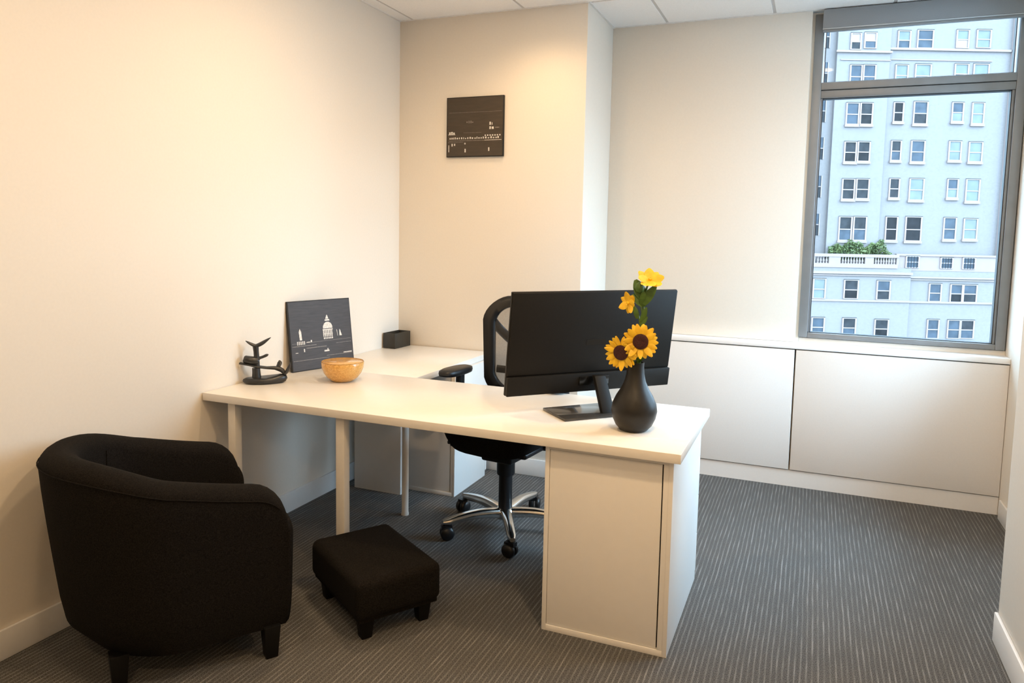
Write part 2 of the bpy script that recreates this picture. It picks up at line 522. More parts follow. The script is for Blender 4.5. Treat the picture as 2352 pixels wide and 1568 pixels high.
downlight(0.95, -1.45, 13, 'recessed downlight over the middle of the desk')
downlight(0.95, -2.95, 8.5, 'recessed downlight over the armchair side of the room')
downlight(2.45, -0.85, 10.5, 'recessed downlight over the floor by the window')
downlight(2.35, -2.55, 20, 'recessed downlight over the open floor')
downlight(2.10, -4.60, 20, 'recessed downlight behind the camera')

# ================================================================== DESKS
D = 0.74
t = thing('desk', 'long white desk with the monitor and vase on it', 'desk', (1.045, -1.287, 0))
bx('desktop', 'desk_top', -1.041, 1.044, -0.362, 0.362, D - 0.034, D, t, bevel=0.002)
for x, y in ((-0.905, -0.315), (-0.338, -0.315)):
    bx('leg', 'leg_metal', x - 0.021, x + 0.021, y - 0.02, y + 0.02, 0.0, D - 0.034, t, bevel=0.004)

t = thing('return_desk', 'white side desk against the back wall with the small black box', 'desk', (0.33, -0.47, 0))
bx('desktop', 'desk_top', -0.328, 0.330, -0.452, 0.462, D - 0.034, D - 0.001, t, bevel=0.002)
for x, y in ((0.238, -0.395),):
    MB().lathe([(0.019, 0.0), (0.020, 0.004), (0.0175, 0.02), (0.0175, D - 0.034)], 20, x, y).build('leg', 'leg_metal', t, smooth=True)
bx('end_panel', 'laminate', -0.235, 0.068, -0.16, -0.142, 0.0, D - 0.034, t, bevel=0.001)

def pedestal(name, label, loc, wdt, dep, hgt, stile_l, stile_r):
    t = thing(name, label, 'cabinet', loc, group='white desk cabinets')
    x1, y1 = wdt / 2, dep / 2
    bx('side_panel', 'laminate', -x1, -x1 + 0.016, -y1, y1 - 0.022, 0.0, hgt, t, bevel=0.001)
    bx('side_panel', 'laminate', x1 - 0.016, x1, -y1, y1 - 0.022, 0.0, hgt, t, bevel=0.001)
    bx('top_board', 'laminate', -x1 + 0.016, x1 - 0.016, -y1, y1 - 0.022, hgt - 0.016, hgt, t, bevel=0.001)
    bx('bottom_board', 'laminate', -x1 + 0.016, x1 - 0.016, -y1, y1 - 0.022, 0.0, 0.022, t, bevel=0.001)
    if stile_r > 0.017:
        bx('back_stile', 'laminate', x1 - stile_r, x1 - 0.016, -y1 + 0.0005, -y1 + 0.016, 0.022, hgt - 0.016, t, bevel=0.001)
    bx('back_panel', 'laminate', -x1 + stile_l + 0.0015, x1 - stile_r - 0.005, -y1 + 0.004, -y1 + 0.014, 0.0235, hgt - 0.018, t, bevel=0.001)
    bx('backing', 'gap', -x1 + 0.016, x1 - 0.016, -y1 + 0.018, -y1 + 0.024, 0.022, hgt - 0.016, t)
    n = 4
    dh = (hgt - 0.03) / n
    for k in range(n):
        bx('drawer_front', 'laminate', -x1 + 0.001, x1 - 0.001, y1 - 0.017, y1, 0.03 + k * dh + 0.002, 0.03 + (k + 1) * dh - 0.002, t, bevel=0.001)
    bx('drawer_box', 'gap', -x1 + 0.017, x1 - 0.017, -y1 + 0.03, y1 - 0.018, 0.03, hgt - 0.02, t)
    return t
pedestal('drawer_cabinet', 'white drawer cabinet holding up the right end of the long desk', (1.829, -1.278, 0), 0.464, 0.672, 0.704, 0.016, 0.034)
pedestal('drawer_cabinet', 'white drawer cabinet under the side desk by the office chair', (0.515, -0.315, 0), 0.335, 0.43, 0.704, 0.016, 0.026)

# ================================================================== ARMCHAIR
PHI = radians(58)
ac = thing('armchair', 'black fabric tub armchair in the left foreground', 'armchair', (0.430, -2.188, 0), PHI)
WH, XCN, XF = 0.35, -0.06, 0.275       # half width, centre of the round back, front of the arms
TH = 0.115
def u_path():
    st = []
    R = 0.10
    for k in range(7):                      # rounded front of the right arm
        a = (pi / 2) * (1 - k / 6)
        st.append((XF - R + R * sin(a), -1, R * (1 - cos(a)), None))
    for k in range(1, 9):
        st.append((XF - R - (XF - R - XCN) * k / 8, -1, 0.0, None))
    for k in range(1, 28):
        st.append((None, 0, 0.0, -pi / 2 - pi * k / 28))
    for k in range(0, 9):
        st.append((XCN + (XF - R - XCN) * k / 8, 1, 0.0, None))
    for k in range(1, 7):
        a = (pi / 2) * (k / 6)
        st.append((XF - R + R * sin(a), 1, R * (1 - cos(a)), None))
    return st
def shell_rings():
    rings, seam = [], []
    st = u_path()
    for i, (x, side, drop, ang) in enumerate(st):
        if ang is None:
            p = Vector((x, side * WH, 0)); nrm = Vector((0, side, 0)); back = 0.0
            h = 0.600 + 0.065 * ((XF - x) / (XF - XCN)) ** 1.3
        else:
            nrm = Vector((cos(ang), sin(ang), 0)); p = Vector((XCN, 0, 0)) + nrm * WH
            back = max(0.0, -cos(ang))
            h = 0.665 + 0.075 * sin(back * pi / 2) ** 1.3
        h -= drop
        zb = 0.105
        ring = []
        tap = 0.030 + 0.035 * back
        no = 9
        rt = 0.045
        for k in range(no):
            v = k / (no - 1)
            z = zb + (h - rt - zb) * v
            off = tap * (1 - v) ** 1.2
            low = max(0.0, 1 - (z - zb) / 0.10)
            off += (0.012 + 0.05 * back) * low ** 2
            ring.append(p - nrm * off + Vector((0, 0, z)))
        seam.append(ring[-1] + nrm * 0.002 + Vector((0, 0, 0.004)))
        for k in range(1, 9):                # rounded top
            a = pi * k / 9
            ring.append(p - nrm * (TH / 2 - TH / 2 * cos(a)) + Vector((0, 0, h - rt + rt * sin(a))))
        for k in range(6):
            v = k / 5
            z = (h - rt) + (0.20 - (h - rt)) * v
            ring.append(p - nrm * (TH + 0.01 * v) + Vector((0, 0, z)))
        ring.append(p - nrm * (TH + 0.01) + Vector((0, 0, zb)))
        rings.append([tuple(q) for q in ring])
    # soft front caps
    def cap(r, dx, k):
        c = Vector((0, 0, 0))
        for q in r: c += Vector(q)
        c /= len(r)
        return [tuple(c + (Vector(q) - c) * k + Vector((dx, 0, 0))) for q in r]
    first = [cap(rings[0], 0.018, 0.86), cap(rings[0], 0.012, 0.95)]
    last = [cap(rings[-1], 0.012, 0.95), cap(rings[-1], 0.018, 0.86)]
    return first + rings + last, seam
rg, seam = shell_rings()
MB().loft(rg).build('back_and_arms', 'fabric', ac, smooth=True, angle=70)
MB().tube(seam[3:-3], 0.0022, 6).build('piping', 'fabric', ac, smooth=True)
def u_plan(rad, xf):
    return [(xf, -rad)] + [(XCN + rad * cos(-pi / 2 - pi * k / 14), rad * sin(-pi / 2 - pi * k / 14)) for k in range(15)] + [(xf, rad)]
MB().prism(u_plan(0.232, 0.318), 0.275, 0.405).build('seat_cushion', 'fabric', ac, bevel=0.032, seg=4)
MB().prism(u_plan(0.226, 0.285), 0.105, 0.280).build('seat_base', 'fabric', ac, bevel=0.006)
for s in (-1, 1):
    an = pi - s * 0.95
    q = [Vector((XCN + (WH - TH - 0.002) * cos(an), (WH - TH - 0.002) * sin(an), z)) for z in (0.40, 0.50, 0.60, 0.665)]
    MB().tube(q, 0.0022, 6).build('inner_seam', 'fabric', ac, smooth=True)
for x, y in ((0.225, -0.30), (0.225, 0.30), (-0.225, -0.205), (-0.225, 0.205)):
    MB().loft([[(x - 0.020, y - 0.020, 0), (x + 0.020, y - 0.020, 0), (x + 0.020, y + 0.020, 0), (x - 0.020, y + 0.020, 0)],
               [(x - 0.028, y - 0.028, 0.115), (x + 0.028, y - 0.028, 0.115), (x + 0.028, y + 0.028, 0.115), (x - 0.028, y + 0.028, 0.115)]]).build('leg', 'black_wood', ac, bevel=0.003)

# ================================================================== FOOTSTOOL
fs = thing('footstool', 'low black fabric footstool in front of the desk', 'footstool', (0.945, -1.732, 0), radians(-32.5))
MB().box(-0.235, 0.235, -0.170, 0.170, 0.085, 0.232).build('cushion', 'fabric', fs, bevel=0.030, seg=5)
MB().box(-0.222, 0.222, -0.157, 0.157, 0.076, 0.10).build('base', 'fabric', fs, bevel=0.006)
for x in (-0.175, 0.175):
    for y in (-0.115, 0.115):
        MB().loft([[(x - 0.019, y - 0.019, 0), (x + 0.019, y - 0.019, 0), (x + 0.019, y + 0.019, 0), (x - 0.019, y + 0.019, 0)],
                   [(x - 0.028, y - 0.028, 0.085), (x + 0.028, y - 0.028, 0.085), (x + 0.028, y + 0.028, 0.085), (x - 0.028, y + 0.028, 0.085)]]).build('leg', 'black_wood', fs, bevel=0.003)

# ================================================================== OFFICE CHAIR (built facing local -Y)
RZ = radians(-7)
oc = thing('office_chair', 'black mesh-backed office chair with polished five-star base behind the desk', 'office chair', (1.113, -0.824, 0), RZ)
def seat_mesh():
    mb = MB()
    rings = []
    for k in range(11):
        v = k / 10
        z = 0.455 + 0.095 * v
        e = 0.88 + 0.12 * sin(pi * min(1, v * 1.15) * 0.5) if v < 0.7 else 1.0 - 0.18 * ((v - 0.7) / 0.3) ** 2.2
        ring = []
        for i in range(40):
            a = 2 * pi * i / 40
            c, s = cos(a), sin(a)
            x = 0.255 * e * math.copysign(abs(c) ** 0.5, c)
            y = 0.245 * e * math.copysign(abs(s) ** 0.5, s)
            dz = -0.028 * smoothstep(0.10, 0.25, -y) + 0.018 * (abs(x) / 0.25) ** 2
            ring.append((x, y - 0.02, z + dz))
        rings.append(ring)
    return mb.loft(rings)
seat_mesh().build('seat', 'fabric', oc, smooth=True, angle=60)
MB().box(-0.21, 0.21, -0.19, 0.20, 0.435, 0.465).build('seat_pan', 'black_plastic', oc, bevel=0.012, seg=3)
MB().box(-0.085, 0.085, -0.10, 0.12, 0.365, 0.44).build('tilt_mechanism', 'black_plastic', oc, bevel=0.012, seg=3)
MB().tube([(-0.06, 0.02, 0.41), (-0.20, -0.02, 0.415), (-0.275, -0.05, 0.422)], [0.006, 0.006, 0.006], 8).build('lever', 'black_plastic', oc, smooth=True)
MB().box(-0.30, -0.235, -0.075, -0.035, 0.405, 0.424).build('lever_paddle', 'black_plastic', oc, bevel=0.005)
def back_pt(x, z):
    y = 0.235 + 0.05 * ((z - 0.80) / 0.3) ** 2 - 0.055 * (x / 0.25) ** 2
    return Vector((x, y, z))
def loop(hw, z0, z1, r, n=9):
    pts = []
    for cx, cz, a0 in ((hw - r, z1 - r, 0), (-hw + r, z1 - r, pi / 2), (-hw + r, z0 + r, pi), (hw - r, z0 + r, 1.5 * pi)):
        for k in range(n):
            a = a0 + pi / 2 * k / (n - 1)
            pts.append((cx + r * cos(a), cz + r * sin(a)))
    return pts
def narrow(x, z):
    return x * (1.0 - 0.13 * smoothstep(0.85, 0.60, z) if z < 0.85 else 1.0)
fr = MB()
outer = loop(0.264, 0.585, 1.140, 0.125)
inner = loop(0.205, 0.655, 1.082, 0.085)
rings = []
for (xo, zo), (xi, zi) in zip(outer, inner):
    a, b = back_pt(narrow(xo, zo), zo), back_pt(narrow(xi, zi), zi)
    ty = Vector((0, 0.015, 0))
    mid = (a + b) / 2
    ring = [a * 0.94 + b * 0.06 - ty, mid - ty * 1.25, b * 0.94 + a * 0.06 - ty, b, b * 0.94 + a * 0.06 + ty, mid + ty * 1.3, a * 0.94 + b * 0.06 + ty, a]
    rings.append([tuple(p) for p in ring])
rings.append(rings[0])
fr.loft(rings, cap=False).build('back_frame', 'black_plastic', oc, smooth=True, angle=60)
mb = MB()
NX, NZ = 14, 22
vs, fsx = [], []
for j in range(NZ + 1):
    for i in range(NX + 1):
        z = 0.64 + (1.10 - 0.64) * j / NZ
        hwz = 0.21 - 0.02 * smoothstep(1.0, 1.1, z)
        x = (-1 + 2 * i / NX) * hwz
        p = back_pt(narrow(x, z), z)
        vs.append(tuple(p))
for j in range(NZ):
    for i in range(NX):
        a = j * (NX + 1) + i
        fsx.append((a, a + 1, a + NX + 2, a + NX + 1))
mb.add(vs, fsx).build('back_mesh', 'mesh', oc, smooth=True)
for s in (-1, 1):
    MB().tube(bez((s * 0.225, 0.225, 1.01), (s * 0.205, 0.28, 0.94), (s * 0.12, 0.33, 0.86), (0.0, 0.335, 0.80), 14), 0.027, 10, 0.6, up=(0, 1, 0)).build('back_strut', 'black_plastic', oc, smooth=True)
MB().tube(bez((0.0, 0.335, 0.82), (0.0, 0.345, 0.70), (0.0, 0.33, 0.45), (0.0, 0.06, 0.37), 18), [0.028] * 19, 10, 0.6, up=(1, 0, 0)).build('back_spine', 'black_plastic', oc, smooth=True)
MB().tube([back_pt(-0.19, 0.757) + Vector((0, 0.012, 0)), back_pt(-0.1, 0.750) + Vector((0, 0.02, 0)), back_pt(0, 0.747) + Vector((0, 0.022, 0)), back_pt(0.1, 0.750) + Vector((0, 0.02, 0)), back_pt(0.19, 0.757) + Vector((0, 0.012, 0))], 0.020, 10, 0.55, up=(0, 1, 0)).build('lumbar_bar', 'black_plastic', oc, smooth=True)
for s in (-1, 1):
    arm = MB().tube(bez((s * 0.16, 0.02, 0.45), (s * 0.30, 0.02, 0.44), (s * 0.295, 0.03, 0.50), (s * 0.295, 0.03, 0.755), 16), 0.021, 12, 1.25, up=(0, 1, 0)).build('armrest_post', 'black_plastic', oc, smooth=True)
    rings = []
    for k, (sc, z) in enumerate(((0.80, 0.748), (0.96, 0.752), (1.0, 0.764), (0.97, 0.776), (0.80, 0.783))):
        ring = []
        for i in range(28):
            a = 2 * pi * i / 28
            c, q = cos(a), sin(a)
            wd = 0.050 * (1.0 + 0.12 * (-q))
            ring.append((s * 0.302 + wd * sc * math.copysign(abs(c) ** 0.75, c), 0.005 + 0.125 * sc * math.copysign(abs(q) ** 0.75, q), z))
        rings.append(ring)
    MB().loft(rings).build('armrest_pad', 'black_plastic', oc, smooth=True, angle=60)
MB().lathe([(0.043, 0.285), (0.045, 0.29), (0.045, 0.375), (0.030, 0.38)], 24).build('lift_shroud', 'black_plastic', oc, smooth=True)
MB().lathe([(0.034, 0.100), (0.034, 0.290), (0.018, 0.292), (0.018, 0.38)], 24).build('gas_lift', 'black_plastic', oc, smooth=True)
MB().lathe([(0.030, 0.058), (0.046, 0.066), (0.050, 0.088), (0.046, 0.108), (0.036, 0.116)], 28).build('base_hub', 'chrome', oc, smooth=True)
first_leg = first_caster = None
for k in range(5):
    a = radians(-61 + 72 * k) - RZ
    if first_leg is None:
        mb = MB()
        rings = []
        for j in range(13):
            v = j / 12
            x = 0.035 + 0.285 * v
            zc = 0.092 + 0.012 * sin(pi * min(1, v * 1.1)) - 0.006 * v
            hw_, hh = 0.027 - 0.006 * v, 0.026 - 0.009 * v
            if j == 12: hw_ *= 0.6; hh *= 0.6; x += 0.006
            rings.append([(x, hw_ * math.copysign(abs(cos(q)) ** 0.7, cos(q)), zc + hh * math.copysign(abs(sin(q)) ** 0.8, sin(q))) for q in [2 * pi * i / 14 for i in range(14)]])
        first_leg = mb.loft(rings).build('base_leg', 'chrome', oc, smooth=True, angle=60, rot=(0, 0, a))
        ca = MB()
        ca.cyl((0, 0, 0.050), (0, 0, 0.086), 0.008, 12)
        rr = []
        for j in range(9):
            q = pi * j / 8
            rr.append((max(0.002, 0.030 * sin(q)), 0.034 + 0.030 * cos(q)))
        ca.box(-0.034, 0.016, -0.016, 0.016, 0.052, 0.072)
        first_caster = ca.build('caster', 'black_plastic', oc, smooth=True, angle=50, loc=(0.315 * cos(a), 0.315 * sin(a), 0), rot=(0, 0, a + 0.9 + k))
        wheels = []
        for s in (-1, 1):
            wv = MB()
            prof = [(0.006, s * 0.005), (0.031, s * 0.005), (0.0335, s * 0.010), (0.033, s * 0.021), (0.026, s * 0.029), (0.004, s * 0.032)]
            rings = [[(-0.012 + r * cos(2 * pi * i / 24), yy, 0.0335 + r * sin(2 * pi * i / 24)) for i in range(24)] for r, yy in prof]
            wheels.append(wv.loft(rings).build('wheel', 'rubber', first_caster, smooth=True, angle=60))
    else:
        inst(first_leg, oc, rot=(0, 0, a))
        c = inst(first_caster, oc, loc=(0.315 * cos(a), 0.315 * sin(a), 0), rot=(0, 0, a + 0.9 + 1.3 * k))
        for wv in wheels:
            inst(wv, c)

# ================================================================== MONITOR
mo = thing('monitor', 'large black monitor seen from behind on the long desk', 'monitor', (1.62, -1.25, D), radians(46))
TILT = radians(-8)
def tilted(mb, name, mat, parent=mo, bevel=0.002, **k):
    c, s = cos(TILT), sin(TILT)
    z0, y0 = 0.295, 0.042
    out = []
    for x, y, z in mb.v:
        yy, zz = y, z - z0
        out.append((x, y0 + yy * c + zz * s, z0 - yy * s + zz * c))
    mb.v = out
    return mb.build(name, mat, parent, bevel, **k)
ML, MR, MZ0, MZ1 = -0.312, 0.460, 0.076, 0.500
tilted(MB().box(ML, MR, 0.0, 0.014, MZ0, MZ1), 'screen_housing', 'matt_black', bevel=0.003)
tilted(MB().box(ML + 0.003, MR - 0.003, -0.006, 0.001, MZ0 + 0.083, MZ1 - 0.003), 'back_cover', 'matt_black')
tilted(MB().box(ML + 0.001, MR - 0.001, -0.018, 0.001, MZ0 + 0.001, MZ0 + 0.080), 'chin_cover', 'matt_black', bevel=0.004)
tilted(MB().box(ML + 0.008, MR - 0.008, 0.0135, 0.0145, MZ0 + 0.02, MZ1 - 0.008), 'display_panel', 'gloss_black', bevel=0)
tilted(MB().box(0.035, 0.125, -0.0068, -0.0055, MZ0 + 0.198, MZ0 + 0.222), 'badge', 'badge', bevel=0)
tilted(MB().box(0.010, 0.150, -0.024, -0.017, MZ0 + 0.030, MZ0 + 0.068), 'stand_bracket', 'badge', bevel=0.002)
sx = 0.085
MB().loft([[(sx - 0.030, -0.052, 0.008), (sx + 0.030, -0.052, 0.008), (sx + 0.030, -0.076, 0.008), (sx - 0.030, -0.076, 0.008)],
           [(sx - 0.026, 0.030, 0.150), (sx + 0.026, 0.030, 0.150), (sx + 0.026, 0.004, 0.150), (sx - 0.026, 0.004, 0.150)]]).build('stand_neck', 'matt_black', mo, bevel=0.004)
MB().prism([(-0.128, -0.100), (0.215, -0.100), (0.215, 0.100), (-0.128, 0.100)], 0.0, 0.011).build('stand_base', 'base_gray', mo, bevel=0.003)

# ================================================================== VASE AND FLOWERS
VX, VY = 1.871, -1.407
va = thing('vase', 'matt charcoal teardrop vase holding the sunflowers', 'vase', (VX, VY, D))
prof_o = [(0.044, 0.0), (0.052, 0.004), (0.068, 0.022), (0.080, 0.048), (0.0855, 0.075), (0.0815, 0.102), (0.068, 0.132), (0.052, 0.158), (0.040, 0.184), (0.0335, 0.212), (0.031, 0.240), (0.0315, 0.257)]
prof_i = [(0.0285, 0.257), (0.028, 0.240), (0.031, 0.205), (0.05, 0.15), (0.07, 0.10), (0.06, 0.03), (0.001, 0.012)]
MB().lathe(prof_o + prof_i, 48).build('body', 'vase', va, smooth=True, angle=50)

def petal_mesh(l, wd, curl):
    vs, fs = [], []
    n = 6
    for i in range(n + 1):
        v = i / n
        ww = wd * (sin(pi * min(0.97, 0.16 + 0.80 * v)) ** 0.7) * 0.5
        z = curl * v * v
        x = l * v
        vs += [(x, -ww, z - 0.0015), (x, 0, z + 0.0012), (x, ww, z - 0.0015)]
    for i in range(n):
        a = i * 3
        fs += [(a, a + 1, a + 4, a + 3), (a + 1, a + 2, a + 5, a + 4)]
    return vs, fs

def flower(label, head, normal, rdisc, rout, npet, stem_pts, leaves=(), pw=0.33, plain=False, cup=0.0, group='cut sunflowers in the charcoal vase'):
    f = thing('sunflower', label, 'flower', (VX, VY, D), group=group)
    hp = Vector(head) - Vector((VX, VY, D))
    q = Vector(normal).normalized().to_track_quat('Z', 'Y')
    pts = [Vector(p) - Vector((VX, VY, D)) for p in stem_pts]
    path = []
    for i in range(len(pts) - 1):
        p0 = pts[max(i - 1, 0)]; p1 = pts[i]; p2 = pts[i + 1]; p3 = pts[min(i + 2, len(pts) - 1)]
        for k in range(6):
            tt = k / 6
            path.append(0.5 * ((2 * p1) + (p2 - p0) * tt + (2 * p0 - 5 * p1 + 4 * p2 - p3) * tt ** 2 + (3 * p1 - p0 - 3 * p2 + p3) * tt ** 3))
    path.append(pts[-1])
    MB().tube(path, 0.0034, 8).build('stem', 'stem', f, smooth=True)
    M = q.to_matrix().to_4x4()
    M.translation = hp
    prof = [(0.001, -0.006), (rdisc * 0.7, -0.005), (rdisc * 1.02, 0.000), (rdisc, 0.005), (rdisc * 0.75, 0.0085), (rdisc * 0.4, 0.0075), (0.001, 0.006)]
    d = MB().lathe(prof, 24)
    d.v = [tuple(M @ Vector(p)) for p in d.v]
    d.build('seed_disc', 'petal' if plain else 'disc', f, smooth=True)
    for k in range(npet):
        a = 2 * pi * k / npet + random.uniform(-0.10, 0.10)
        l = (rout - rdisc * 0.8) * random.uniform(0.90, 1.06)
        row = k % 2
        vs, fs_ = petal_mesh(l, rout * pw * random.uniform(0.9, 1.1), rout * random.uniform(-0.10, 0.16) + cup * rout)
        P = M @ Matrix.Rotation(a, 4, 'Z') @ Matrix.Translation((rdisc * 0.8, 0, -0.002 * row)) @ Matrix.Rotation(-(0.12 - 0.20 * row) - cup, 4, 'Y') @ Matrix.Rotation(random.uniform(-.2, .2), 4, 'X')
        MB().add([P @ Vector(p) for p in vs], fs_).build('petal', 'petal', f, smooth=True)
    for (lp, ld, ln, lw) in leaves:
        vs, fs_ = petal_mesh(ln, lw, -0.1 * ln)
        qd = Vector(ld).normalized()
        up = Vector((0.2, -0.9, 0.4))
        yv = up.cross(qd).normalized()
        zv = qd.cross(yv)
        R_ = Matrix((qd, yv, zv)).transposed().to_4x4()
        R_.translation = Vector(lp) - Vector((VX, VY, D))
        MB().add([R_ @ Vector(p) for p in vs], fs_).build('leaf', 'leaf', f, smooth=True)
    return f
TOWARD = Vector((0.18, -0.95, 0.10))
flower('larger front-facing sunflower with dark disc, right of its twin', (1.898, -1.462, 1.083), (0.22, -0.95, 0.08), 0.028, 0.067, 21,
       [(1.874, -1.405, 0.80), (1.878, -1.405, 0.985), (1.888, -1.415, 1.04), (1.898, -1.455, 1.083)], leaves=(((1.880, -1.41, 1.0), (0.5, -0.3, 0.7), 0.045, 0.02),))
flower('front-facing sunflower with dark disc, lower and to the left', (1.827, -1.462, 1.037), (-0.12, -0.93, -0.12), 0.028, 0.065, 21,
       [(1.862, -1.40, 0.80), (1.866, -1.402, 0.985), (1.848, -1.418, 1.03), (1.829, -1.455, 1.037)], leaves=(((1.864, -1.41, 0.995), (-0.7, -0.4, 0.3), 0.04, 0.018),))
flower('small plain yellow bloom halfway up the tall stem', (1.838, -1.418, 1.216), (-0.45, -0.75, -0.05), 0.006, 0.043, 7,
       [(1.872, -1.40, 0.80), (1.874, -1.402, 0.985), (1.882, -1.398, 1.12), (1.866, -1.405, 1.19), (1.842, -1.415, 1.214)], leaves=(((1.872, -1.405, 1.16), (-0.2, -0.3, 0.9), 0.05, 0.02), ((1.878, -1.405, 1.13), (0.6, -0.2, 0.8), 0.05, 0.02)), pw=0.72, plain=True)
flower('topmost yellow bloom seen from the side above the monitor', (1.912, -1.405, 1.306), (0.30, -0.62, 0.72), 0.007, 0.052, 8,
       [(1.880, -1.402, 0.80), (1.882, -1.404, 0.985), (1.890, -1.40, 1.14), (1.894, -1.402, 1.24), (1.910, -1.405, 1.303)],
       leaves=(((1.890, -1.405, 1.235), (-0.35, -0.2, 0.9), 0.075, 0.045), ((1.891, -1.41, 1.215), (0.55, -0.2, 0.85), 0.085, 0.035), ((1.889, -1.405, 1.21), (-0.65, -0.2, 0.75), 0.055, 0.030),
               ((1.890, -1.405, 1.205), (0.10, -0.4, 0.9), 0.060, 0.030), ((1.885, -1.405, 1.14), (0.3, -0.3, 0.9), 0.07, 0.022)), pw=0.72, plain=True, cup=0.12)
bud = thing('flower_bud', 'closed green flower bud beside the topmost yellow bloom', 'flower bud', (VX, VY, D))
bp_ = Vector((1.876, -1.41, 1.275)) - Vector((VX, VY, D))
mbb = MB().lathe([(0.002, -0.022), (0.015, -0.014), (0.020, 0.0), (0.016, 0.014), (0.004, 0.022)], 16)
mbb.v = [(x + bp_.x, y + bp_.y, z + bp_.z) for x, y, z in mbb.v]
mbb.build('calyx', 'leaf', bud, smooth=True)
MB().tube([Vector((1.884, -1.40, 0.80)) - Vector((VX, VY, D)), Vector((1.886, -1.40, 0.99)) - Vector((VX, VY, D)), Vector((1.887, -1.402, 1.18)) - Vector((VX, VY, D)), bp_ + Vector((0, 0, -0.018))], 0.003, 8).build('stem', 'stem', bud, smooth=True)

# ================================================================== BOWL, BOX, SCULPTURE
bo = thing('bowl', 'speckled amber glazed bowl on the desk', 'bowl', (0.386, -1.150, D))
MB().lathe([(0.045, 0.0), (0.054, 0.003), (0.074, 0.020), (0.090, 0.042), (0.0985, 0.066), (0.101, 0.092), (0.0985, 0.0945)], 48).build('outside', 'bowl', bo, smooth=True, angle=60)
MB().lathe([(0.0985, 0.0945), (0.0955, 0.092), (0.093, 0.068), (0.084, 0.046), (0.066, 0.024), (0.040, 0.012), (0.001, 0.010)], 48, cap=False).build('inside', 'bowl', bo, smooth=True, angle=60)
MB().tube([(0.0985 * cos(2 * pi * k / 48), 0.0985 * sin(2 * pi * k / 48), 0.0945) for k in range(49)], 0.0018, 6).build('rim', 'bowl_rim', bo, smooth=True)

b = thing('desk_organizer', 'small open black box at the back corner of the side desk', 'box', (0.056, -0.112, D))
hx, hy, hh = 0.043, 0.088, 0.094
bx('wall', 'box_black', -hx, hx, -hy, -hy + 0.005, 0, hh, b, bevel=0.001)
bx('wall', 'box_black', -hx, hx, hy - 0.005, hy, 0, hh, b, bevel=0.001)
bx('wall', 'box_black', -hx, -hx + 0.005, -hy + 0.005, hy - 0.005, 0, hh, b, bevel=0.001)
bx('wall', 'box_black', hx - 0.005, hx, -hy + 0.005, hy - 0.005, 0, hh, b, bevel=0.001)
bx('bottom', 'box_black', -hx + 0.005, hx - 0.005, -hy + 0.005, hy - 0.005, 0, 0.004, b)
b.rotation_euler = (0, 0, radians(-2))

# sculpture: local +X runs to the right in the picture
sg = thing('sculpture', 'dark carved whale-tail sculpture on an oval base by the wall', 'sculpture', (0.100, -1.365, D), radians(38))
rings = []
for sc, z in ((0.80, 0.0), (0.93, 0.005), (1.0, 0.014), (0.97, 0.022), (0.86, 0.027), (0.70, 0.029)):
    ring = []
    for i in range(40):
        a = 2 * pi * i / 40
        x = 0.098 * sc * cos(a) * (1.0 if cos(a) < 0 else 1.05)
        y = 0.050 * sc * sin(a) * (1.0 - 0.28 * max(0, cos(a)))
        z2 = z + 0.014 * max(0, cos(a)) ** 2 * (z / 0.029)
        ring.append((x, y, z2))
    rings.append(ring)
MB().loft(rings).build('base', 'sculpt', sg, smooth=True, angle=60)
MB().tube([(-0.035, 0, 0.024), (-0.036, 0, 0.05), (-0.037, 0, 0.074)], [0.021, 0.019, 0.018], 14).build('lower_post', 'sculpt', sg, smooth=True)
def slab(path, wid, thk, name):
    rings = []
    for p, wd, tk in zip(path, wid, thk):
        rings.append([(p[0], p[1] + wd * cos(q), p[2] + tk * sin(q)) for q in [2 * pi * i / 12 for i in range(12)]])
    return MB().loft(rings).build(name, 'sculpt', sg, smooth=True, angle=70)
slab([(-0.112, 0.0, 0.096), (-0.106, 0, 0.097), (-0.07, 0, 0.090), (-0.035, 0, 0.080), (0.01, 0, 0.073), (0.045, 0, 0.071), (0.070, 0, 0.064), (0.088, 0, 0.050), (0.098, 0, 0.034)],
     [0.006, 0.012, 0.018, 0.020, 0.018, 0.014, 0.013, 0.015, 0.013], [0.004, 0.006, 0.006, 0.0065, 0.0065, 0.009, 0.013, 0.015, 0.010], 'whale_body')
MB().tube(bez((0.050, 0.002, 0.068), (0.066, 0.008, 0.078), (0.072, 0.012, 0.094), (0.066, 0.016, 0.104), 8), [0.010, 0.012, 0.014, 0.015, 0.0145, 0.013, 0.010, 0.007, 0.003], 10, 0.55).build('fluke', 'sculpt', sg, smooth=True)
MB().tube(bez((0.090, 0.0, 0.040), (0.104, -0.004, 0.052), (0.110, -0.008, 0.072), (0.118, -0.012, 0.098), 8), [0.013, 0.015, 0.016, 0.016, 0.015, 0.013, 0.010, 0.006, 0.002], 10, 0.5).build('fluke', 'sculpt', sg, smooth=True)
MB().tube([(-0.092, 0.0, 0.118), (-0.086, 0, 0.116), (-0.060, 0, 0.110), (-0.034, 0, 0.106), (-0.024, 0, 0.102)], [0.014, 0.020, 0.022, 0.022, 0.016], 12, 0.9).build('whale_head', 'sculpt', sg, smooth=True)
MB().tube([(-0.034, 0.0, 0.078), (-0.034, 0, 0.12), (-0.036, 0, 0.150), (-0.038, 0, 0.178)], [0.014, 0.0125, 0.012, 0.014], 12).build('upper_post', 'sculpt', sg, smooth=True)
MB().tube(bez((-0.030, 0, 0.118), (-0.014, 0, 0.121), (0.0, 0, 0.127), (0.018, 0, 0.136), 8), [0.009, 0.008, 0.007, 0.0065, 0.0065, 0.0065, 0.007, 0.0065, 0.003], 10).build('fin', 'sculpt', sg, smooth=True)
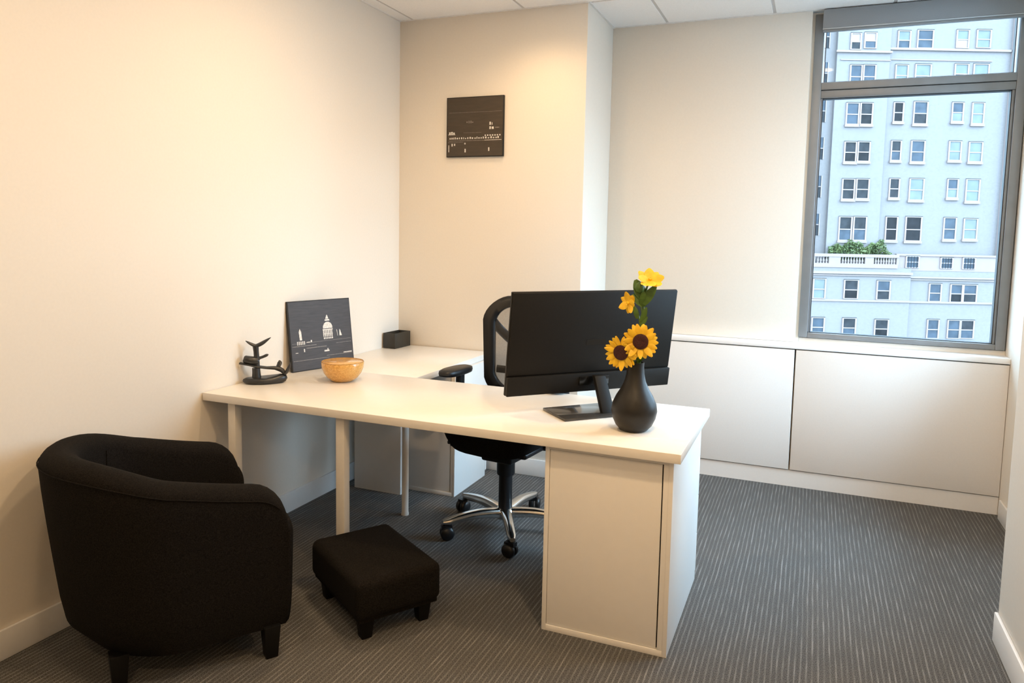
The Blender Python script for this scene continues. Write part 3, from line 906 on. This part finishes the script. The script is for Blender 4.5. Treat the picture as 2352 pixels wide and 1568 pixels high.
MB().tube(bez((-0.036, 0, 0.176), (-0.055, 0, 0.184), (-0.064, 0, 0.190), (-0.082, 0, 0.202), 8), [0.012, 0.011, 0.010, 0.010, 0.009, 0.008, 0.007, 0.005, 0.002], 10, 0.75).build('fluke', 'sculpt', sg, smooth=True)
MB().tube(bez((-0.042, 0, 0.176), (-0.015, 0, 0.182), (0.0, 0, 0.196), (0.030, 0, 0.216), 10), [0.012, 0.013, 0.014, 0.0145, 0.0145, 0.014, 0.013, 0.011, 0.009, 0.006, 0.002], 10, 0.65).build('fluke', 'sculpt', sg, smooth=True)

# ================================================================== PICTURES
# quads are (x0, x1, z0, z1) in fractions of the picture
def picture(name, label, loc, wid, hei, marks, dim, base, rz, lean, polys=()):
    t = thing(name, label, 'picture', loc, 0)
    t.rotation_mode = 'XYZ'
    t.rotation_euler = Euler((lean, 0, rz), 'XYZ')
    MB().box(-wid / 2, wid / 2, 0.0015, 0.018, 0, hei).build('canvas', 'canvas_edge', t, bevel=0.001)
    MB().box(-wid / 2 + 0.005, wid / 2 - 0.005, 0.0, 0.0016, 0.005, hei - 0.005).build('print', base, t)
    for nm, mat, lst in (('pale_marks', 'print_white', marks), ('faint_marks', 'print_dim', dim)):
        mb = MB()
        for x0, x1, z0, z1 in lst:
            mb.box((x0 - 0.5) * wid, (x1 - 0.5) * wid, -0.0005, 0.0002, z0 * hei, z1 * hei)
        if nm == 'pale_marks':
            for pl in polys:
                n = len(pl)
                vs = [((x - 0.5) * wid, -0.0005, z * hei) for x, z in pl] + [((x - 0.5) * wid, 0.0002, z * hei) for x, z in pl]
                mb.add(vs, [tuple(range(n)), tuple(range(2 * n - 1, n - 1, -1))] + [(i, (i + 1) % n, n + (i + 1) % n, n + i) for i in range(n)])
        tag(mb.build(nm, mat, t), kind='stuff')
    return t

rnd = random.Random(3)
marks, dim, polys = [], [], []
# dome tower
polys.append([(0.575, 0.715), (0.590, 0.757), (0.600, 0.775), (0.610, 0.757), (0.622, 0.715)])
polys.append([(0.560, 0.685), (0.565, 0.707), (0.635, 0.707), (0.640, 0.685)])
polys.append([(0.525, 0.575), (0.527, 0.610), (0.548, 0.648), (0.580, 0.668), (0.620, 0.668), (0.655, 0.648), (0.675, 0.610), (0.678, 0.575)])
for k in range(6):
    x = 0.522 + 0.0265 * k
    marks.append((x, x + 0.016, 0.455, 0.555))
    marks.append((x + 0.004, x + 0.020, 0.420, 0.447))
marks.append((0.518, 0.680, 0.548, 0.566))
marks.append((0.520, 0.678, 0.490, 0.500))
polys.append([(0.150, 0.44), (0.142, 0.56), (0.160, 0.605), (0.178, 0.56), (0.185, 0.44)])
for k in range(5):
    x = 0.105 + 0.026 * k
    marks.append((x, x + 0.014, 0.375, 0.425))
marks.append((0.25, 0.31, 0.40, 0.408)); marks.append((0.315, 0.335, 0.40, 0.43))
polys.append([(0.757, 0.45), (0.750, 0.54), (0.742, 0.545), (0.752, 0.45)])
polys.append([(0.785, 0.45), (0.790, 0.545), (0.800, 0.54), (0.825, 0.45)])
marks += [(0.20, 0.215, 0.27, 0.315), (0.52, 0.60, 0.24, 0.262), (0.57, 0.585, 0.25, 0.285), (0.83, 0.97, 0.19, 0.202), (0.07, 0.11, 0.262, 0.270)]
dim += [(0.03, 0.40, 0.352, 0.360), (0.24, 0.56, 0.315, 0.323), (0.03, 0.60, 0.150, 0.156), (0.55, 0.97, 0.178, 0.184), (0.03, 0.97, 0.395, 0.399), (0.72, 0.97, 0.345, 0.350)]
PW, PHH = 0.386, 0.357
pBL, pBR = Vector((0.055, -1.110, D)), Vector((0.170, -0.738, D))
dr = (pBR - pBL).normalized()
ang = math.atan2(dr.y, dr.x)
picture('leaning_picture', 'dark picture of a lit dome leaning on the wall behind the bowl', tuple((pBL + pBR) / 2), (pBR - pBL).length, PHH + 0.004, marks, dim, 'canvas', ang, radians(-7.5), polys)

marks, dim = [], []
x = 0.06
while x < 0.92:
    wq = rnd.uniform(0.012, 0.026)
    hq = rnd.uniform(0.018, 0.034)
    marks.append((x, x + wq, 0.298, 0.298 + hq))
    x += wq + rnd.uniform(0.012, 0.024)
for k in range(7):
    xx = 0.68 + 0.042 * k
    marks.append((xx, xx + 0.022, 0.340, 0.362))
marks += [(0.035, 0.16, 0.372, 0.380), (0.05, 0.075, 0.380, 0.42), (0.085, 0.115, 0.380, 0.425), (0.125, 0.15, 0.380, 0.412),
          (0.76, 0.785, 0.520, 0.570), (0.80, 0.812, 0.52, 0.56), (0.76, 0.785, 0.450, 0.495), (0.80, 0.835, 0.450, 0.490),
          (0.04, 0.052, 0.085, 0.20), (0.095, 0.115, 0.18, 0.225), (0.14, 0.16, 0.19, 0.225), (0.33, 0.35, 0.075, 0.135), (0.325, 0.345, 0.21, 0.235),
          (0.745, 0.765, 0.09, 0.150), (0.68, 0.97, 0.268, 0.276)]
dim += [(0.36, 0.375, 0.565, 0.590), (0.395, 0.41, 0.560, 0.60), (0.43, 0.445, 0.560, 0.60), (0.46, 0.475, 0.565, 0.585), (0.05, 0.68, 0.268, 0.274), (0.03, 0.30, 0.245, 0.249),
        (0.86, 0.93, 0.470, 0.482), (0.05, 0.97, 0.740, 0.743), (0.30, 0.62, 0.40, 0.403)]
picture('hanging_picture', 'small dark night-view picture hanging on the back wall', (0.531, -0.0195, 1.921), 0.378, 0.356, marks, dim, 'canvas_wall', 0, 0)

FACADE = [
    ('A', 24.24, 15.84, 0.6, 1.07, -0.3, 'wg'), ('A', 25.29, 15.92, 0.73, 1.03, -0.3, 'wb'), ('A', 27.87, 16.09, 0.77, 1.2, 0, 'cb'),
    ('A', 29.41, 16.17, 1.01, 1.2, 0, 'bb'), ('A', 32.13, 16.23, 0.76, 1.2, 0, 'cw'), ('A', 33.66, 16.27, 0.89, 1.2, 0, 'cc'),
    ('B', 24.38, 13.38, 0.72, 1.51, -0.3, 'bb'), ('B', 25.36, 13.4, 0.76, 1.51, -0.3, 'bb'), ('B', 27.85, 13.59, 0.78, 1.38, 0, 'cc'),
    ('B', 29.41, 13.6, 1.01, 1.48, 0, 'cc'), ('B', 32.22, 13.78, 0.87, 1.28, 0, 'cb'), ('B', 33.65, 13.73, 0.98, 1.43, 0, 'cd'),
    ('C', 24.31, 10.7, 0.79, 1.45, -0.3, 'bb'), ('C', 25.32, 10.72, 0.76, 1.45, -0.3, 'gd'), ('C', 27.81, 10.93, 0.58, 1.31, 0, 'dd'),
    ('C', 29.43, 10.91, 0.88, 1.52, 0, 'bg'), ('C', 32.15, 11.02, 0.7, 1.29, 0, 'bc'), ('C', 33.65, 10.96, 0.75, 1.43, 0, 'cc'),
    ('D', 24.31, 7.95, 0.74, 1.37, -0.3, 'gd'), ('D', 25.3, 7.99, 0.76, 1.33, -0.3, 'gd'), ('D', 27.81, 8.14, 0.6, 1.35, 0, 'gb'),
    ('D', 29.42, 8.12, 0.87, 1.45, 0, 'bb'), ('D', 32.16, 8.21, 0.77, 1.31, 0, 'cc'), ('D', 33.68, 8.16, 0.86, 1.35, 0, 'cc'),
    ('E', 24.33, 5.24, 0.78, 1.39, -0.3, 'gg'), ('E', 25.38, 5.28, 0.81, 1.35, -0.3, 'gg'), ('E', 27.87, 5.39, 0.61, 1.33, 0, 'gg'),
    ('E', 29.52, 5.34, 0.93, 1.49, 0, 'cc'), ('E', 32.19, 5.46, 0.66, 1.29, 0, 'bc'), ('E', 33.69, 5.35, 0.88, 1.53, 0, 'cc'),
    ('F', 24.28, 2.34, 0.81, 1.65, -0.3, 'gb'), ('F', 25.36, 2.36, 0.82, 1.65, -0.3, 'gb'), ('F', 27.85, 2.41, 0.74, 1.66, 0, 'dd'),
    ('F', 29.49, 2.42, 1.05, 1.7, 0, 'dd'), ('F', 32.2, 2.5, 0.79, 1.53, 0, 'bb'), ('F', 33.74, 2.5, 0.88, 1.43, 0, 'cc'),
    ('T', 29.22, -0.03, 0.84, 0.77, -0.7, 'bb'), ('T', 31.75, -0.06, 0.77, 0.7, -0.7, 'bb'), ('T', 33.4, -0.05, 0.8, 0.75, -0.7, 'bb'),
    ('G', 22.33, -2.11, 0.78, 1.37, -1.0, 'cc'), ('G', 24.68, -2.12, 0.91, 1.3, -1.0, 'gd'), ('G', 27.07, -2.14, 0.85, 1.33, -1.0, 'bg'),
    ('G', 31.06, -2.26, 0.77, 1.24, -0.7, 'bb'), ('G', 32.64, -2.28, 0.77, 1.24, -0.7, 'bd'), ('G', 33.65, -2.28, 0.88, 1.22, -0.7, 'bg'),
    ('H', 22.39, -4.95, 0.8, 1.3, -1.0, 'bb'), ('H', 24.7, -4.95, 0.85, 1.3, -1.0, 'gb'), ('H', 27.1, -4.98, 0.88, 1.25, -1.0, 'gd'),
    ('H', 31.09, -4.98, 0.74, 1.34, -0.7, 'bb'), ('H', 32.64, -4.97, 0.8, 1.3, -0.7, 'bb'), ('H', 33.64, -4.96, 0.87, 1.28, -0.7, 'gb'),
]

# ================================================================== OUTSIDE
street = tag(bx('ground', 'street', -160, 200, -160, 140, -22.1, -22.0), 'grey street far below the window', kind='structure')
RB = radians(22.04)
bd = thing('building', 'pale painted-brick apartment block across the street, seen through the window', 'building', (-18.173, 46.909, 0), RB)
def bb(name, mat, x0, x1, y0, y1, z0, z1, parent=bd, bevel=0.0):
    return MB().box(x0, x1, y0, y1, z0, z1).build(name, mat, parent, bevel)
bb('wall_block', 'brick', 8.0, 36.3, 0.0, 12.0, -22.0, 21.0)
bb('bay_block', 'brick', 22.95, 26.80, -0.30, 0.05, 0.2, 21.0)
bb('bay_block', 'brick', 10.0, 21.9, -0.55, 0.05, 0.2, 21.0)
bb('lower_block', 'brick', 8.0, 29.05, -1.0, 0.02, -22.0, -0.50)
bb('lower_block', 'brick', 29.05, 36.3, -0.70, 0.02, -22.0, -0.66)
bb('setback_wing', 'brick', 36.3, 44.0, 3.0, 12.0, -22.0, 19.0)
bb('pilaster', 'stone', 35.75, 36.35, -0.25, 0.05, 0.2, 21.0)
# string courses and cornices
for x0, x1, y, z0, z1 in ((22.85, 26.90, -0.44, 15.05, 15.20), (26.80, 35.75, -0.14, 15.36, 15.52), (35.7, 36.3, -0.14, 15.36, 15.52),
                          (23.2, 26.85, -0.36, 14.50, 14.57), (26.85, 34.4, -0.06, 14.66, 14.73),
                          (8.0, 29.10, -1.18, -0.98, -0.80), (8.0, 29.10, -1.10, -1.12, -1.04), (29.05, 36.3, -0.84, -1.22, -1.10), (29.05, 36.3, -0.80, -1.36, -1.29),
                          (8.0, 29.07, -1.08, -3.02, -2.88), (29.07, 36.3, -0.78, -3.06, -2.92)):
    bb('string_course', 'stone', x0, x1, y, y + 0.20 if y < -0.6 else 0.02 if y > -0.2 else -0.28, z0, z1)
# parapet of the right hand terrace
bb('parapet', 'stone', 28.1, 36.3, -0.72, -0.60, -0.66, 0.42)
bb('parapet_cap', 'stone', 28.0, 36.3, -0.80, -0.54, 0.42, 0.56)
# balustrade of the left hand terrace
bal = bb('balustrade', 'stone', 8.0, 28.0, -1.06, -0.86, -0.52, -0.22)
bb('balustrade_rail', 'stone', 8.0, 28.05, -1.10, -0.82, 0.26, 0.48, bal)
for x0, x1 in ((22.92, 23.78), (25.58, 26.22), (27.90, 28.05), (21.0, 21.9)):
    bb('balustrade_pier', 'stone', x0, x1, -1.06, -0.86, -0.22, 0.26, bal)
proto = None
for x0, x1, n in ((22.02, 22.88, 4), (23.86, 25.52, 8), (26.30, 27.86, 8)):
    for k in range(n):
        xx = x0 + (x1 - x0) * (k + 0.5) / n
        if proto is None:
            proto = MB().lathe([(0.070, -0.22), (0.070, -0.17), (0.045, -0.15), (0.085, -0.02), (0.045, 0.14), (0.040, 0.19), (0.070, 0.21), (0.070, 0.26)], 10).build('baluster', 'stone', bal, smooth=True, loc=(xx, -0.96, 0))
        else:
            inst(proto, bal, loc=(xx, -0.96, 0))
# windows: each a sash frame with two panes, a sill and a lintel
for row, a, z, wdt, hgt, dl, code in FACADE:
    y = dl - 0.002
    if row == 'T': y = -0.722
    x0, x1, z0, z1 = a - wdt / 2, a + wdt / 2, z - hgt / 2, z + hgt / 2
    fw = 0.10
    mid = z0 + hgt * (0.47 if row != 'T' else 0.5)
    mb = MB()
    mb.box(x0 - fw, x0, y - 0.07, y + 0.01, z0 - 0.05, z1 + 0.06).box(x1, x1 + fw, y - 0.07, y + 0.01, z0 - 0.05, z1 + 0.06)
    mb.box(x0, x1, y - 0.07, y + 0.01, z1, z1 + 0.06).box(x0, x1, y - 0.07, y + 0.01, z0 - 0.05, z0)
    mb.box(x0, x1, y - 0.05, y + 0.01, mid - 0.035, mid + 0.035)
    wf = mb.build('window', 'win_frame', bd)
    bb('pane', 'pane_' + code[0], x0, x1, y - 0.020, y + 0.005, mid + 0.035, z1, wf)
    bb('pane', 'pane_' + code[1], x0, x1, y - 0.020, y + 0.005, z0, mid - 0.035, wf)
    bb('lintel', 'gap', x0 - fw, x1 + fw, y - 0.085, y, z1 + 0.06, z1 + 0.095, wf)
    if row not in 'TGHA':
        bb('sill', 'stone', x0 - fw - 0.05, x1 + fw + 0.05, y - 0.13, y, z0 - 0.23, z0 - 0.05, wf)
    if row == 'T':
        for k in range(4):
            xx = x0 + wdt * (k + 0.5) / 4
            bb('grille_bar', 'pane_d', xx - 0.012, xx + 0.012, y - 0.10, y - 0.075, z0 - 0.03, z1 + 0.03, wf)
for z in (2.6, 5.4, 8.2, 10.9, 13.6, 16.2):      # narrow windows at the far left edge
    wf = MB().box(22.10, 22.16, -0.07, 0.01, z - 0.8, z + 0.8).box(22.42, 22.48, -0.07, 0.01, z - 0.8, z + 0.8).box(22.16, 22.42, -0.05, 0.01, z - 0.03, z + 0.03).build('window', 'win_frame', bd)
    bb('pane', 'pane_b', 22.16, 22.42, -0.02, 0.005, z + 0.03, z + 0.8, wf)
    bb('pane', 'pane_g', 22.16, 22.42, -0.02, 0.005, z - 0.8, z - 0.03, wf)

# hedge on the terrace
hd = thing('hedge', 'clipped green hedge on the terrace of the building outside', 'hedge', (-18.173, 46.909, -0.5), RB)
hr = random.Random(11)
vs, fs_ = [], []
for k in range(5200):
    px = 23.1 + 4.6 * hr.random()
    top = 1.78 + 0.20 * sin(px * 3.1) + 0.14 * sin(px * 7.7 + 1) - 0.55 * smoothstep(27.0, 27.7, px) - 0.35 * smoothstep(23.5, 23.1, px)
    pz = top * (hr.random() ** 0.6)
    py = -0.44 + 0.26 * (hr.random() * 2 - 1)
    s = hr.uniform(0.05, 0.11)
    d1 = Vector((hr.uniform(-1, 1), hr.uniform(-1, 1), hr.uniform(-0.2, 1))).normalized()
    d2 = d1.cross(Vector((hr.uniform(-1, 1), hr.uniform(-1, 1), hr.uniform(-1, 1)))).normalized()
    c = Vector((px, py, pz))
    n = len(vs)
    vs += [tuple(c - d1 * s), tuple(c + d2 * s * 0.5), tuple(c + d1 * s), tuple(c - d2 * s * 0.5)]
    fs_.append((n, n + 1, n + 2, n + 3))
tag(MB().add(vs, fs_).build('foliage', 'hedge', hd), kind='stuff')
bx('planter', 'stone', 23.0, 27.75, -0.72, -0.16, 0.0, 0.45, hd)
